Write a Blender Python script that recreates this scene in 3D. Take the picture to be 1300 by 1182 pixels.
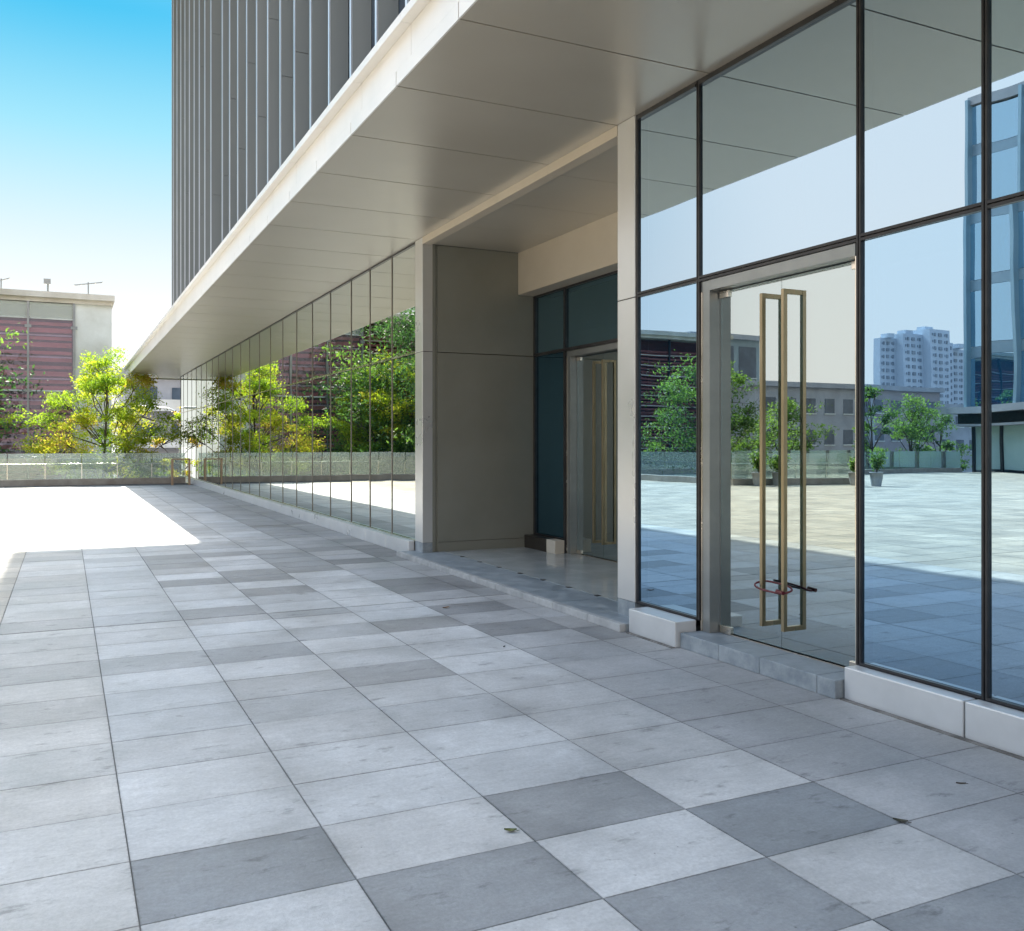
import bpy, bmesh, math, random
from mathutils import Vector, Matrix, noise
R = math.radians
scn = bpy.context.scene
for o in list(bpy.data.objects): bpy.data.objects.remove(o)
C = scn.collection

# ------------------------------------------------------------------ camera
YAW = R(25.933)
cam = bpy.data.cameras.new("camera"); camo = bpy.data.objects.new("camera", cam); C.objects.link(camo)
camo.location = (0, 0, 1.6); camo.rotation_euler = (R(90), 0, -YAW)
cam.sensor_width = 36; cam.lens = 36*1166/1300; cam.shift_y = -(591-562)/1300
cam.clip_start = .05; cam.clip_end = 3000
scn.camera = camo

# ------------------------------------------------------------------ sky, sun, exposure
SUN_EL, SUN_AZ = 46.2, 4.2           # azimuth east of +Y
w = bpy.data.worlds.new("World"); scn.world = w; w.use_nodes = True
nt = w.node_tree; nt.nodes.clear()
def N(t, ty, **k):
    n = t.nodes.new(ty)
    for a, b in k.items():
        if hasattr(n, a) and not a.startswith('i_'): setattr(n, a, b)
    return n
sky = N(nt, 'ShaderNodeTexSky'); sky.sky_type = 'NISHITA'; sky.sun_disc = False
sky.sun_elevation = R(SUN_EL); sky.sun_rotation = R(SUN_AZ)
sky.air_density = 1.0; sky.dust_density = 1.5; sky.ozone_density = 1.0
bg = N(nt, 'ShaderNodeBackground'); bg.inputs[1].default_value = 0.15
out = N(nt, 'ShaderNodeOutputWorld')
# the clear northern sky is tinted by elevation: milky white low down, cyan higher up; the rest stays as the sky model has it
def wmath(op, a, b=None):
    n = N(nt, 'ShaderNodeMath', operation=op)
    for i, v in enumerate((a, b)):
        if v is None: continue
        if hasattr(v, 'default_value') or hasattr(v, 'is_linked'): nt.links.new(v, n.inputs[i])
        else: n.inputs[i].default_value = v
    return n.outputs[0]
wtc = N(nt, 'ShaderNodeTexCoord'); sep = N(nt, 'ShaderNodeSeparateXYZ'); nt.links.new(wtc.outputs['Generated'], sep.inputs[0])
def wrange(src, a, b, c=0, d=1):
    n = N(nt, 'ShaderNodeMapRange'); n.interpolation_type = 'SMOOTHSTEP'
    for i, v in enumerate((a, b, c, d)): n.inputs[i+1].default_value = v
    nt.links.new(src, n.inputs[0]); return n.outputs[0]
ramp = N(nt, 'ShaderNodeValToRGB'); cr = ramp.color_ramp
SKY_RAMP = [(0.0,(1.25,1.24,1.20)),(.12,(1.1,1.12,1.12)),(.20,(.80,.96,1.03)),(.30,(.38,.82,1.0)),(.40,(.07,.58,.93)),(1.0,(.06,.45,.85))]
cr.elements[0].position = 0; cr.elements[0].color = (*SKY_RAMP[0][1], 1)
cr.elements[1].position = 1; cr.elements[1].color = (*SKY_RAMP[-1][1], 1)
for p_, c_ in SKY_RAMP[1:-1]:
    e_ = cr.elements.new(p_); e_.color = (*c_, 1)
nt.links.new(wrange(sep.outputs['Z'], 0, 1), ramp.inputs[0]) if 0 else nt.links.new(sep.outputs['Z'], ramp.inputs[0])
EXPO = 2.65
scl = N(nt, 'ShaderNodeVectorMath', operation='SCALE'); nt.links.new(ramp.outputs[0], scl.inputs[0]); scl.inputs['Scale'].default_value = 1/(.15*2**EXPO)
facm = wmath('MULTIPLY', wrange(sep.outputs['Y'], .70, .93), wrange(sep.outputs['Z'], .75, .55))
warm = N(nt, 'ShaderNodeMix', data_type='RGBA', blend_type='MULTIPLY'); warm.inputs[0].default_value = 1
nt.links.new(sky.outputs[0], warm.inputs[6]); warm.inputs[7].default_value = (1.02, 1.03, .93, 1)
wm = N(nt, 'ShaderNodeMix', data_type='RGBA'); nt.links.new(facm, wm.inputs[0]); 
# thin bright veil low in the rest of the sky
wr = N(nt, 'ShaderNodeMix', data_type='RGBA'); nt.links.new(wrange(sep.outputs['Z'], 0, .5), wr.inputs[0])
k_ = 1/(.15*2**EXPO); wr.inputs[6].default_value = (1.80*k_, 1.58*k_, 1.42*k_, 1); wr.inputs[7].default_value = (1.62*k_, 1.54*k_, 1.48*k_, 1)
wv = N(nt, 'ShaderNodeMix', data_type='RGBA'); nt.links.new(wrange(sep.outputs['Z'], .45, .75), wv.inputs[0]); nt.links.new(wr.outputs[2], wv.inputs[6]); nt.links.new(warm.outputs[2], wv.inputs[7])
nt.links.new(wv.outputs[2], wm.inputs[6]); nt.links.new(scl.outputs[0], wm.inputs[7])
nt.links.new(wm.outputs[2], bg.inputs[0]); nt.links.new(bg.outputs[0], out.inputs[0])
sl = bpy.data.lights.new("sun", 'SUN'); sl.energy = 2.1; sl.angle = R(.5); sl.color = (1, .93, .82)
so = bpy.data.objects.new("sun", sl); C.objects.link(so); so.location = (0, 40, 60)
sd = Vector((math.sin(R(SUN_AZ))*math.cos(R(SUN_EL)), math.cos(R(SUN_AZ))*math.cos(R(SUN_EL)), math.sin(R(SUN_EL))))
so.rotation_euler = sd.to_track_quat('Z', 'Y').to_euler()
scn.view_settings.view_transform = 'Standard'; scn.view_settings.look = 'None'
scn.view_settings.gamma = 1; scn.view_settings.exposure = EXPO
scn.cycles.max_bounces = 10; scn.cycles.glossy_bounces = 6; scn.cycles.transparent_max_bounces = 24
scn.cycles.diffuse_bounces = 4; scn.cycles.caustics_reflective = False; scn.cycles.caustics_refractive = False

# ------------------------------------------------------------------ helpers
class MB:
    def __init__(s): s.v = []; s.f = []; s.col = []
    def box(s, x0, x1, y0, y1, z0, z1):
        if x0 > x1: x0, x1 = x1, x0
        if y0 > y1: y0, y1 = y1, y0
        if z0 > z1: z0, z1 = z1, z0
        b = len(s.v)
        s.v += [(x0,y0,z0),(x1,y0,z0),(x1,y1,z0),(x0,y1,z0),(x0,y0,z1),(x1,y0,z1),(x1,y1,z1),(x0,y1,z1)]
        s.f += [tuple(b+i for i in q) for q in ((0,3,2,1),(4,5,6,7),(0,1,5,4),(1,2,6,5),(2,3,7,6),(3,0,4,7))]
        return s
    def bar(s, a, b, wd, ht=None):
        ht = ht or wd
        a = Vector(a); b = Vector(b); d = (b-a).normalized()
        u = Vector((0,0,1)) if abs(d.z) < .95 else Vector((0,1,0))
        r = d.cross(u).normalized(); u = r.cross(d)
        k = len(s.v)
        for p in (a, b):
            for i, j in ((-1,-1),(1,-1),(1,1),(-1,1)): s.v.append(tuple(p+r*i*wd/2+u*j*ht/2))
        s.f += [tuple(k+i for i in q) for q in ((3,2,1,0),(4,5,6,7),(0,1,5,4),(1,2,6,5),(2,3,7,6),(3,0,4,7))]
        return s
    def tube(s, pts, rad, n=8, cap=True):
        pts = [Vector(p) for p in pts]
        if not hasattr(rad, '__len__'): rad = [rad]*len(pts)
        k = len(s.v)
        for i, p in enumerate(pts):
            d = (pts[min(i+1, len(pts)-1)]-pts[max(i-1, 0)]).normalized()
            u = Vector((0,0,1)) if abs(d.z) < .9 else Vector((1,0,0))
            r = d.cross(u).normalized(); u = r.cross(d)
            for j in range(n):
                a = 2*math.pi*j/n
                s.v.append(tuple(p+(r*math.cos(a)+u*math.sin(a))*rad[i]))
        for i in range(len(pts)-1):
            for j in range(n):
                s.f.append((k+i*n+j, k+i*n+(j+1)%n, k+(i+1)*n+(j+1)%n, k+(i+1)*n+j))
        if cap:
            s.f.append(tuple(k+j for j in reversed(range(n)))); s.f.append(tuple(k+(len(pts)-1)*n+j for j in range(n)))
        return s
    def build(s, name, mat, parent=None, bevel=0, smooth=False):
        me = bpy.data.meshes.new(name); me.from_pydata(s.v, [], s.f); me.update()
        if mat: me.materials.append(mat)
        o = bpy.data.objects.new(name, me); C.objects.link(o)
        if smooth: me.polygons.foreach_set('use_smooth', [True]*len(me.polygons))
        if parent: o.parent = parent
        if bevel:
            m = o.modifiers.new('bevel', 'BEVEL'); m.width = bevel; m.segments = 2; m.limit_method = 'ANGLE'
        return o
def tag(o, label=None, cat=None, group=None, kind=None):
    if label: o['label'] = label
    if cat: o['category'] = cat
    if group: o['group'] = group
    if kind: o['kind'] = kind
    return o
def thing(name, label, cat, loc=(0,0,0), group=None, rz=0):
    o = bpy.data.objects.new(name, None); C.objects.link(o); o.location = loc; o.rotation_euler = (0,0,rz)
    o.empty_display_size = .3
    return tag(o, label, cat, group)
def copy_tree(o, parent=None):
    c = o.copy(); C.objects.link(c); c.parent = parent
    for ch in list(o.children): copy_tree(ch, c)
    return c

# ------------------------------------------------------------------ materials
def mat(name, col=(.5,.5,.5), rough=.5, metal=0, spec=.5):
    m = bpy.data.materials.new(name); m.use_nodes = True
    b = m.node_tree.nodes['Principled BSDF']
    b.inputs['Base Color'].default_value = (*col, 1); b.inputs['Roughness'].default_value = rough
    b.inputs['Metallic'].default_value = metal; b.inputs['Specular IOR Level'].default_value = spec
    return m
def mottle(m, c1, c2, scale=4, detail=6, bump=0, bscale=60, coord='Object', r0=None, r1=None, stretch=None, lo=.35, hi=.65):
    """procedural colour variation and a fine bump on a Principled material"""
    t = m.node_tree; b = t.nodes['Principled BSDF']
    tc = N(t, 'ShaderNodeTexCoord'); src = tc.outputs[coord]
    if stretch:
        mp = N(t, 'ShaderNodeMapping'); mp.inputs['Scale'].default_value = stretch
        t.links.new(src, mp.inputs[0]); src = mp.outputs[0]
    n = N(t, 'ShaderNodeTexNoise'); n.inputs['Scale'].default_value = scale; n.inputs['Detail'].default_value = detail
    n.inputs['Roughness'].default_value = .6
    t.links.new(src, n.inputs['Vector'])
    r = N(t, 'ShaderNodeValToRGB'); r.color_ramp.elements[0].position = lo; r.color_ramp.elements[1].position = hi
    r.color_ramp.elements[0].color = (*c1, 1); r.color_ramp.elements[1].color = (*c2, 1)
    t.links.new(n.outputs['Fac'], r.inputs[0]); t.links.new(r.outputs[0], b.inputs['Base Color'])
    if r0 is not None:
        mr = N(t, 'ShaderNodeMapRange'); mr.inputs[3].default_value = r0; mr.inputs[4].default_value = r1
        mr.inputs[1].default_value = .3; mr.inputs[2].default_value = .7
        t.links.new(n.outputs['Fac'], mr.inputs[0]); t.links.new(mr.outputs[0], b.inputs['Roughness'])
    if bump:
        n2 = N(t, 'ShaderNodeTexNoise'); n2.inputs['Scale'].default_value = bscale; n2.inputs['Detail'].default_value = 4
        t.links.new(src, n2.inputs['Vector'])
        bp = N(t, 'ShaderNodeBump'); bp.inputs['Strength'].default_value = bump; bp.inputs['Distance'].default_value = .01
        t.links.new(n2.outputs['Fac'], bp.inputs['Height']); t.links.new(bp.outputs[0], b.inputs['Normal'])
    return m
M = {}
def mk(k, c1, c2=None, rough=.5, metal=0, **kw):
    m = mat(k, c1, rough, metal)
    if c2: mottle(m, c1, c2, **kw)
    M[k] = m; return m
mk('soffit_panel', (.49,.465,.40), (.53,.505,.44), .32, .3, scale=.7, detail=3, r0=.31, r1=.36)
mk('white_panel', (.78,.78,.76), (.84,.84,.82), .4, .1, scale=1.2, detail=4, r0=.3, r1=.45)
mk('column_panel', (.60,.61,.60), (.66,.67,.66), .3, .5, scale=.8, detail=4, r0=.25, r1=.36)
mk('wall_panel', (.23,.235,.20), (.26,.265,.23), .4, .2, scale=.9, detail=4, r0=.34, r1=.5)
mk('beam_panel', (.60,.54,.44), (.65,.59,.49), .4, .2, scale=.9, detail=4)
mk('plinth', (.62,.64,.64), (.70,.72,.72), .35, .3, scale=2.5, detail=6, r0=.25, r1=.45)
mk('stone', (.20,.24,.27), (.36,.40,.42), .5, 0, scale=7, detail=8, r0=.35, r1=.6, bump=.25, bscale=70)
mk('curb_stone', (.33,.34,.34), (.50,.51,.50), .55, 0, scale=5, detail=8, bump=.2, bscale=70)
mk('dark_metal', (.022,.023,.026), (.04,.04,.043), .35, .3, scale=6)
mk('steel', (.62,.58,.50), (.72,.68,.60), .22, 1.0, scale=3, r0=.16, r1=.3)
mk('brass_steel', (.30,.25,.16), (.36,.30,.20), .3, 1.0, scale=3)
mk('frame_grey', (.24,.26,.26), (.29,.31,.31), .32, .6, scale=3)
mk('fin_metal', (.25,.28,.285), (.29,.32,.325), .5, .15, scale=.6, stretch=(1,1,.15), r0=.3, r1=.5)
mk('skylit_fin_edge', (.62,.66,.74), (.74,.78,.84), .3, .6, scale=1)  # outer fin ends, sky light put into the colour, paler than the faces
mk('joint', (.09,.088,.085), (.15,.148,.14), .9, 0, scale=8)
mk('polished_floor', (.42,.46,.46), (.50,.54,.54), .09, 0, scale=2.5, r0=.05, r1=.14)
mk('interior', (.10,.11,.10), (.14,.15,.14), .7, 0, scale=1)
mk('black', (.02,.018,.016), (.035,.03,.026), .3, 0, scale=5)
mk('lock_red', (.10,.012,.018), (.15,.02,.028), .35, 0, scale=9)
mk('bark', (.06,.045,.035), (.13,.10,.08), .9, 0, scale=9, stretch=(1,1,.2), bump=.6, bscale=20)
mk('street', (.16,.16,.165), (.22,.22,.22), .85, 0, scale=.4)
mk('concrete_pale', (.50,.50,.43), (.78,.80,.74), .8, 0, scale=.5, detail=8, lo=.3, hi=.7)
mk('concrete_grey', (.30,.31,.32), (.40,.41,.42), .8, 0, scale=.5, detail=8)
mk('parapet', (.55,.50,.40), (.68,.64,.55), .8, 0, scale=1, detail=8)
mk('red_louvre', (.12,.028,.025), (.22,.05,.04), .55, 0, scale=1.3, stretch=(.5,1,6))
mk('red_wall', (.05,.015,.018), (.09,.025,.025), .8, 0, scale=.8)
mk('white_tower', (.42,.47,.52), (.52,.57,.62), .7, 0, scale=.05)
mk('window_dark', (.05,.07,.09), (.10,.13,.16), .15, 0, scale=.7)
mk('hazed_window', (.16,.20,.24), (.24,.28,.32), .3, 0, scale=.2)  # high-rise windows, lightened: distance haze put into the colour
mk('grime', (.10,.095,.085), (.26,.25,.23), .9, 0, scale=9, detail=9)
mk('kerb', (.30,.26,.21), (.40,.36,.30), .7, 0, scale=3, detail=6)
mk('pot', (.30,.31,.31), (.40,.41,.41), .6, 0, scale=4)
mk('soil', (.03,.022,.015), (.05,.04,.03), .95, 0, scale=20)
mk('bronze_rail', (.30,.21,.14), (.38,.28,.19), .4, .6, scale=3)
mk('grass', (.03,.055,.015), (.06,.10,.03), .95, 0, scale=.5)

def glass(name, refl, trans, fbase=.62, fgain=.38, ior=1.8, wav=.0, wscale=(1,1,1), diff=None):
    """a coated pane: mirror-like coat over tinted see-through glass"""
    m = bpy.data.materials.new(name); m.use_nodes = True; t = m.node_tree; t.nodes.clear()
    o = N(t, 'ShaderNodeOutputMaterial')
    gl = N(t, 'ShaderNodeBsdfGlossy'); gl.inputs['Color'].default_value = (*refl, 1); gl.inputs['Roughness'].default_value = 0.004
    tr = N(t, 'ShaderNodeBsdfTransparent'); tr.inputs['Color'].default_value = (*trans, 1)
    fr = N(t, 'ShaderNodeFresnel'); fr.inputs['IOR'].default_value = ior
    mr = N(t, 'ShaderNodeMapRange'); mr.inputs[3].default_value = fbase; mr.inputs[4].default_value = fbase+fgain
    mx = N(t, 'ShaderNodeMixShader')
    t.links.new(fr.outputs[0], mr.inputs[0]); t.links.new(mr.outputs[0], mx.inputs[0])
    base = tr.outputs[0]
    if diff:
        df = N(t, 'ShaderNodeBsdfDiffuse'); df.inputs['Color'].default_value = (*diff[0], 1)
        m2 = N(t, 'ShaderNodeMixShader'); m2.inputs[0].default_value = diff[1]
        t.links.new(tr.outputs[0], m2.inputs[1]); t.links.new(df.outputs[0], m2.inputs[2]); base = m2.outputs[0]
    t.links.new(base, mx.inputs[1]); t.links.new(gl.outputs[0], mx.inputs[2]); t.links.new(mx.outputs[0], o.inputs[0])
    if wav:
        tc = N(t, 'ShaderNodeTexCoord'); mp = N(t, 'ShaderNodeMapping'); mp.inputs['Scale'].default_value = wscale
        oi = N(t, 'ShaderNodeObjectInfo'); ad = N(t, 'ShaderNodeVectorMath', operation='ADD')
        cb = N(t, 'ShaderNodeCombineXYZ'); ml = N(t, 'ShaderNodeMath', operation='MULTIPLY'); ml.inputs[1].default_value = 7
        t.links.new(oi.outputs['Random'], ml.inputs[0]); t.links.new(ml.outputs[0], cb.inputs[0])
        t.links.new(tc.outputs['Object'], mp.inputs[0]); t.links.new(mp.outputs[0], ad.inputs[0]); t.links.new(cb.outputs[0], ad.inputs[1])
        nz = N(t, 'ShaderNodeTexNoise'); nz.inputs['Scale'].default_value = 1; nz.inputs['Detail'].default_value = 1.5
        nz.inputs['Roughness'].default_value = .35
        bp = N(t, 'ShaderNodeBump'); bp.inputs['Strength'].default_value = 1; bp.inputs['Distance'].default_value = wav
        t.links.new(ad.outputs[0], nz.inputs['Vector']); t.links.new(nz.outputs['Fac'], bp.inputs['Height'])
        t.links.new(bp.outputs[0], gl.inputs['Normal'])
    M[name] = m; return m
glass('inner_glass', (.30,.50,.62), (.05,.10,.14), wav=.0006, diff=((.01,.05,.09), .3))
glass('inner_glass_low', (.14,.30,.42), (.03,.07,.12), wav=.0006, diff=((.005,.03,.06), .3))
glass('far_glass', (.80,.84,.80), (.06,.12,.15), fbase=.68, wav=.0016, wscale=(1,.8,1.4), diff=((.01,.05,.07), .25))
glass('facade_glass_low', (.45,.69,.92), (.06,.13,.20), wav=.0012, wscale=(1,1.1,1.1), diff=((.01,.07,.15), .3))  # lower panes: blue of the mirrored shaded paving put into the tint
glass('wavy_glass', (.52,.74,.94), (.06,.13,.20), wav=.0045, wscale=(1,.9,.8), diff=((.01,.06,.12), .25))
glass('facade_glass', (.55,.74,.92), (.06,.13,.20), wav=.0009, wscale=(1,1.1,1.1), diff=((.01,.06,.12), .25))
glass('door_glass', (.62,.74,.78), (.50,.70,.72), fbase=.55, fgain=.4, wav=.0006, wscale=(1,.8,.8))
glass('balustrade_glass', (.8,.9,.86), (.84,.90,.87), fbase=.08, fgain=.6, ior=1.5, diff=((.74,.80,.75), .26))
glass('city_glass', (.62,.86,1.0), (.1,.1,.1), fbase=.6, fgain=.35, wav=.02, wscale=(.5,.5,.3), diff=((.03,.13,.25), 1.0))
glass('screen_glass', (.7,.74,.85), (.9,.82,.9), fbase=.05, fgain=.3, ior=1.5, diff=((.75,.66,.72), .05))

def leafmat(name, cols, trans=.5):
    m = bpy.data.materials.new(name); m.use_nodes = True; t = m.node_tree; b = t.nodes['Principled BSDF']
    b.inputs['Roughness'].default_value = .5
    at = N(t, 'ShaderNodeAttribute'); at.attribute_name = 'tone'
    r = N(t, 'ShaderNodeValToRGB'); r.color_ramp.elements[0].color = (*cols[0], 1); r.color_ramp.elements[1].color = (*cols[-1], 1)
    for i, c in enumerate(cols[1:-1]):
        e = r.color_ramp.elements.new((i+1)/(len(cols)-1)); e.color = (*c, 1)
    t.links.new(at.outputs['Fac'], r.inputs[0]); t.links.new(r.outputs[0], b.inputs['Base Color'])
    tl = N(t, 'ShaderNodeBsdfTranslucent'); hs = N(t, 'ShaderNodeHueSaturation'); hs.inputs['Value'].default_value = 2.5
    t.links.new(r.outputs[0], hs.inputs['Color']); t.links.new(hs.outputs[0], tl.inputs[0])
    mx = N(t, 'ShaderNodeMixShader'); mx.inputs[0].default_value = trans
    o = t.nodes['Material Output']
    t.links.new(b.outputs[0], mx.inputs[1]); t.links.new(tl.outputs[0], mx.inputs[2]); t.links.new(mx.outputs[0], o.inputs[0])
    M[name] = m
leafmat('leaf_yellow', [(.07,.14,.01),(.16,.24,.012),(.27,.30,.015),(.32,.22,.04)], .6)
leafmat('leaf_green', [(.035,.07,.015),(.07,.13,.02),(.14,.22,.03)], .5)
leafmat('leaf_deep', [(.02,.05,.015),(.045,.10,.02),(.11,.19,.025)], .5)

# paving stone: colour read per slab, mottled, specked, faint stains
def paving_mat():
    m = mat('paving', rough=.5); t = m.node_tree; b = t.nodes['Principled BSDF']; L = t.links.new
    tc = N(t, 'ShaderNodeTexCoord'); at = N(t, 'ShaderNodeAttribute'); at.attribute_name = 'tone'
    def noise_(sc, det, rough=.6, stretch=None):
        n = N(t, 'ShaderNodeTexNoise'); n.inputs['Scale'].default_value = sc; n.inputs['Detail'].default_value = det; n.inputs['Roughness'].default_value = rough
        if stretch:
            mp = N(t, 'ShaderNodeMapping'); mp.inputs['Scale'].default_value = stretch; L(tc.outputs['Object'], mp.inputs[0]); L(mp.outputs[0], n.inputs['Vector'])
        else: L(tc.outputs['Object'], n.inputs['Vector'])
        return n
    def rng(src, a, b_, c, d):
        r = N(t, 'ShaderNodeMapRange'); r.inputs[1].default_value = a; r.inputs[2].default_value = b_; r.inputs[3].default_value = c; r.inputs[4].default_value = d
        L(src, r.inputs[0]); return r.outputs[0]
    def mul(a, b_):
        r = N(t, 'ShaderNodeMath', operation='MULTIPLY'); L(a, r.inputs[0]); L(b_, r.inputs[1]); return r.outputs[0]
    big = noise_(1.7, 5); fine = noise_(55, 6, .75); mid = noise_(9, 6, .7, (1, 2.2, 1)); huge = noise_(.35, 3)
    v = mul(rng(big.outputs['Fac'], .3, .7, .82, 1.14), rng(fine.outputs['Fac'], .3, .7, .84, 1.14))
    v = mul(v, rng(mid.outputs['Fac'], .3, .7, .9, 1.08)); v = mul(v, rng(huge.outputs['Fac'], .35, .65, .88, 1.07))
    # small dark stains
    st = noise_(5.5, 7, .7, (.7, 1.6, 1)); v = mul(v, rng(st.outputs['Fac'], .585, .68, 1.0, .58))
    sp = noise_(26, 3, .6); v = mul(v, rng(sp.outputs['Fac'], .71, .76, 1.0, .5))
    uv = N(t, 'ShaderNodeUVMap'); uv.uv_map = 'slab'; sx = N(t, 'ShaderNodeSeparateXYZ'); L(uv.outputs[0], sx.inputs[0])
    def m2(op, a, b_):
        r = N(t, 'ShaderNodeMath', operation=op)
        for i, q in enumerate((a, b_)):
            if isinstance(q, (int, float)): r.inputs[i].default_value = q
            else: L(q, r.inputs[i])
        return r.outputs[0]
    du = m2('MINIMUM', m2('MULTIPLY', m2('MINIMUM', sx.outputs[0], m2('SUBTRACT', 1, sx.outputs[0])), 1.43), m2('MINIMUM', sx.outputs[1], m2('SUBTRACT', 1, sx.outputs[1])))
    rim = m2('ADD', du, m2('MULTIPLY', m2('SUBTRACT', big.outputs['Fac'], .5), .42))
    v = mul(v, rng(m2('ADD', rim, m2('MULTIPLY', m2('SUBTRACT', mid.outputs['Fac'], .5), .16)), -.10, .18, .90, 1.02))
    chip = m2('ADD', du, m2('MULTIPLY', m2('SUBTRACT', noise_(38, 4, .7).outputs['Fac'], .5), .05))
    v = mul(v, rng(chip, .0, .010, .72, 1.0))
    # scuffed paler rubs and long faint water marks
    rub = noise_(3.1, 7, .75, (1.6, .8, 1)); v = mul(v, rng(rub.outputs['Fac'], .54, .68, 1.0, 1.12))
    mx = N(t, 'ShaderNodeVectorMath', operation='SCALE'); L(at.outputs['Color'], mx.inputs[0]); L(v, mx.inputs['Scale'])
    L(mx.outputs[0], b.inputs['Base Color'])
    L(rng(big.outputs['Fac'], .3, .7, .42, .68), b.inputs['Roughness'])
    bp = N(t, 'ShaderNodeBump'); bp.inputs['Strength'].default_value = .5; bp.inputs['Distance'].default_value = .004
    L(fine.outputs['Fac'], bp.inputs['Height']); L(bp.outputs[0], b.inputs['Normal'])
    return m
M['paving'] = paving_mat()

# ------------------------------------------------------------------ ground, deck, paving
gz = -5.0
g = MB(); g.v = [(-900,-900,gz),(900,-900,gz),(900,1500,gz),(-900,1500,gz)]; g.f = [(0,1,2,3)]
tag(g.build('ground', M['street']), kind='structure')
g = MB(); g.v = [(-60,38.7,gz+.02),(12,38.7,gz+.02),(12,43,gz+.02),(-60,43,gz+.02)]; g.f = [(0,1,2,3)]
tag(g.build('planting_strip', M['grass']), kind='structure')
edge = [(4.6,38.5),(-13.3,38.5),(-13.3,27.6),(-18.7,26.5),(-18.7,36.3),(-52,36.3),(-52,-30),(22,-30),(22,38.5)]
def deck(zt, zb, name, m):
    bm = bmesh.new(); vs = [bm.verts.new((x,y,zt)) for x,y in edge]; f = bm.faces.new(vs)
    if f.normal.z < 0: f.normal_flip()
    r = bmesh.ops.extrude_face_region(bm, geom=[f])
    for v in [e for e in r['geom'] if isinstance(e, bmesh.types.BMVert)]: v.co.z = zb
    bmesh.ops.recalc_face_normals(bm, faces=bm.faces); bmesh.ops.triangulate(bm, faces=bm.faces)
    me = bpy.data.meshes.new(name); bm.to_mesh(me); bm.free(); me.materials.append(m)
    o = bpy.data.objects.new(name, me); C.objects.link(o); return tag(o, kind='structure')
deck(-.006, -5.1, 'deck_slab', M['joint'])
X0, DX = .222, .7375
ys = [2.76+.5165*k for k in range(-62, 0)] + [2.76+.5165*k for k in range(0, 12)] + [8.745+.5165*k for k in range(0, 55)]
xs = [X0+DX*i for i in range(-70, 7)]
darks = {(0,1),(1,0),(2,1),(3,0),(2,-1),(3,-2),(1,-2),(-1,-1)}
rnd = random.Random(11)
vv, ff, cc, uvs = [], [], [], []
def inside(x, y):
    if x < -13.3 and x > -18.7: return y < 27.4+(x+13.3)*.2
    return y < (38.3 if x > -13.3 else 36.2)
for i in range(len(xs)-1):
    for j in range(len(ys)-1):
        x0, x1, y0, y1 = xs[i], xs[i+1], ys[j], ys[j+1]
        gi, gj = i-70, j-62
        if x0 > 4.4 or not inside((x0+x1)/2, y1): continue
        x1 = min(x1, 4.6)
        gp = .0018; gx0 = gx1 = gp; gy0 = gy1 = gp
        if abs(y1-8.745) < .01: gy1 = .009
        if abs(y0-8.745) < .01: gy0 = .009
        if y0 > 8.7 and gi == -1: gx0 = .008
        if y0 > 8.7 and gi == -2: gx1 = .008
        gx0 = gx1 = .0026
        k = len(vv); z = rnd.uniform(-.0006, .0006)
        vv += [(x0+gx0,y0+gy0,z),(x1-gx1,y0+gy0,z),(x1-gx1,y1-gy1,z),(x0+gx0,y1-gy1,z)]
        # thin side skirts make the joint a real groove
        vv += [(a,b,-.006) for a,b,_ in vv[k:k+4]]
        ff += [(k,k+1,k+2,k+3),(k,k+4,k+5,k+1),(k+1,k+5,k+6,k+2),(k+2,k+6,k+7,k+3),(k+3,k+7,k+4,k)]
        b = .485*rnd.uniform(.90, 1.07); tint = rnd.uniform(-.012, .012)
        if (gi, gj) in darks: b = .26*rnd.uniform(.95, 1.05)
        elif gj >= 4:
            u = rnd.random()
            if gi >= 1 and gi <= 5 and gj > 5 and gj < 22: b = rnd.choice([.53,.50,.47,.40,.33,.29,.52])*rnd.uniform(.95,1.05)
            elif u < .3: b = rnd.uniform(.37,.44)
        elif gi < -8 and rnd.random() < .35: b = rnd.uniform(.26,.36)
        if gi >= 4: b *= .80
        w_ = min(1, max(0, (-gi-.6)/2.5)) if gi < 0 else 0      # the plaza's outer field is laid in a buff stone
        if (gi, gj) in darks: tint -= .03
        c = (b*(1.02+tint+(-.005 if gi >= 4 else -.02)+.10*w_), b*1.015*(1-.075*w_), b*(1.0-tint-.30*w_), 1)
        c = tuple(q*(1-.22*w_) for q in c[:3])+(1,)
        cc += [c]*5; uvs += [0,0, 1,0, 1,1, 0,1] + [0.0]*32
me = bpy.data.meshes.new('plaza_paving'); me.from_pydata(vv, [], ff)
at = me.attributes.new('tone', 'FLOAT_COLOR', 'FACE'); at.data.foreach_set('color', [q for c in cc for q in c])
ul = me.uv_layers.new(name='slab'); ul.data.foreach_set('uv', uvs)
me.materials.append(M['paving']); pv = bpy.data.objects.new('plaza_paving', me); C.objects.link(pv); tag(pv, kind='structure')

# ------------------------------------------------------------------ the office building
G = 4.5          # facade glass plane
B = thing('office_building', 'white panelled office building with deep canopy, mirrored glass front and grey finned tower above', 'building', (4.5, 12, 0))
def P(mb, name, m, parent=B, **k):
    o = mb.build(name, m, parent, **k)
    off = Vector((0,0,0)); p = parent
    while p is not None: off += p.location; p = p.parent
    for v in o.data.vertices: v.co -= off
    return o
SZ = 4.46        # soffit height
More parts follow.
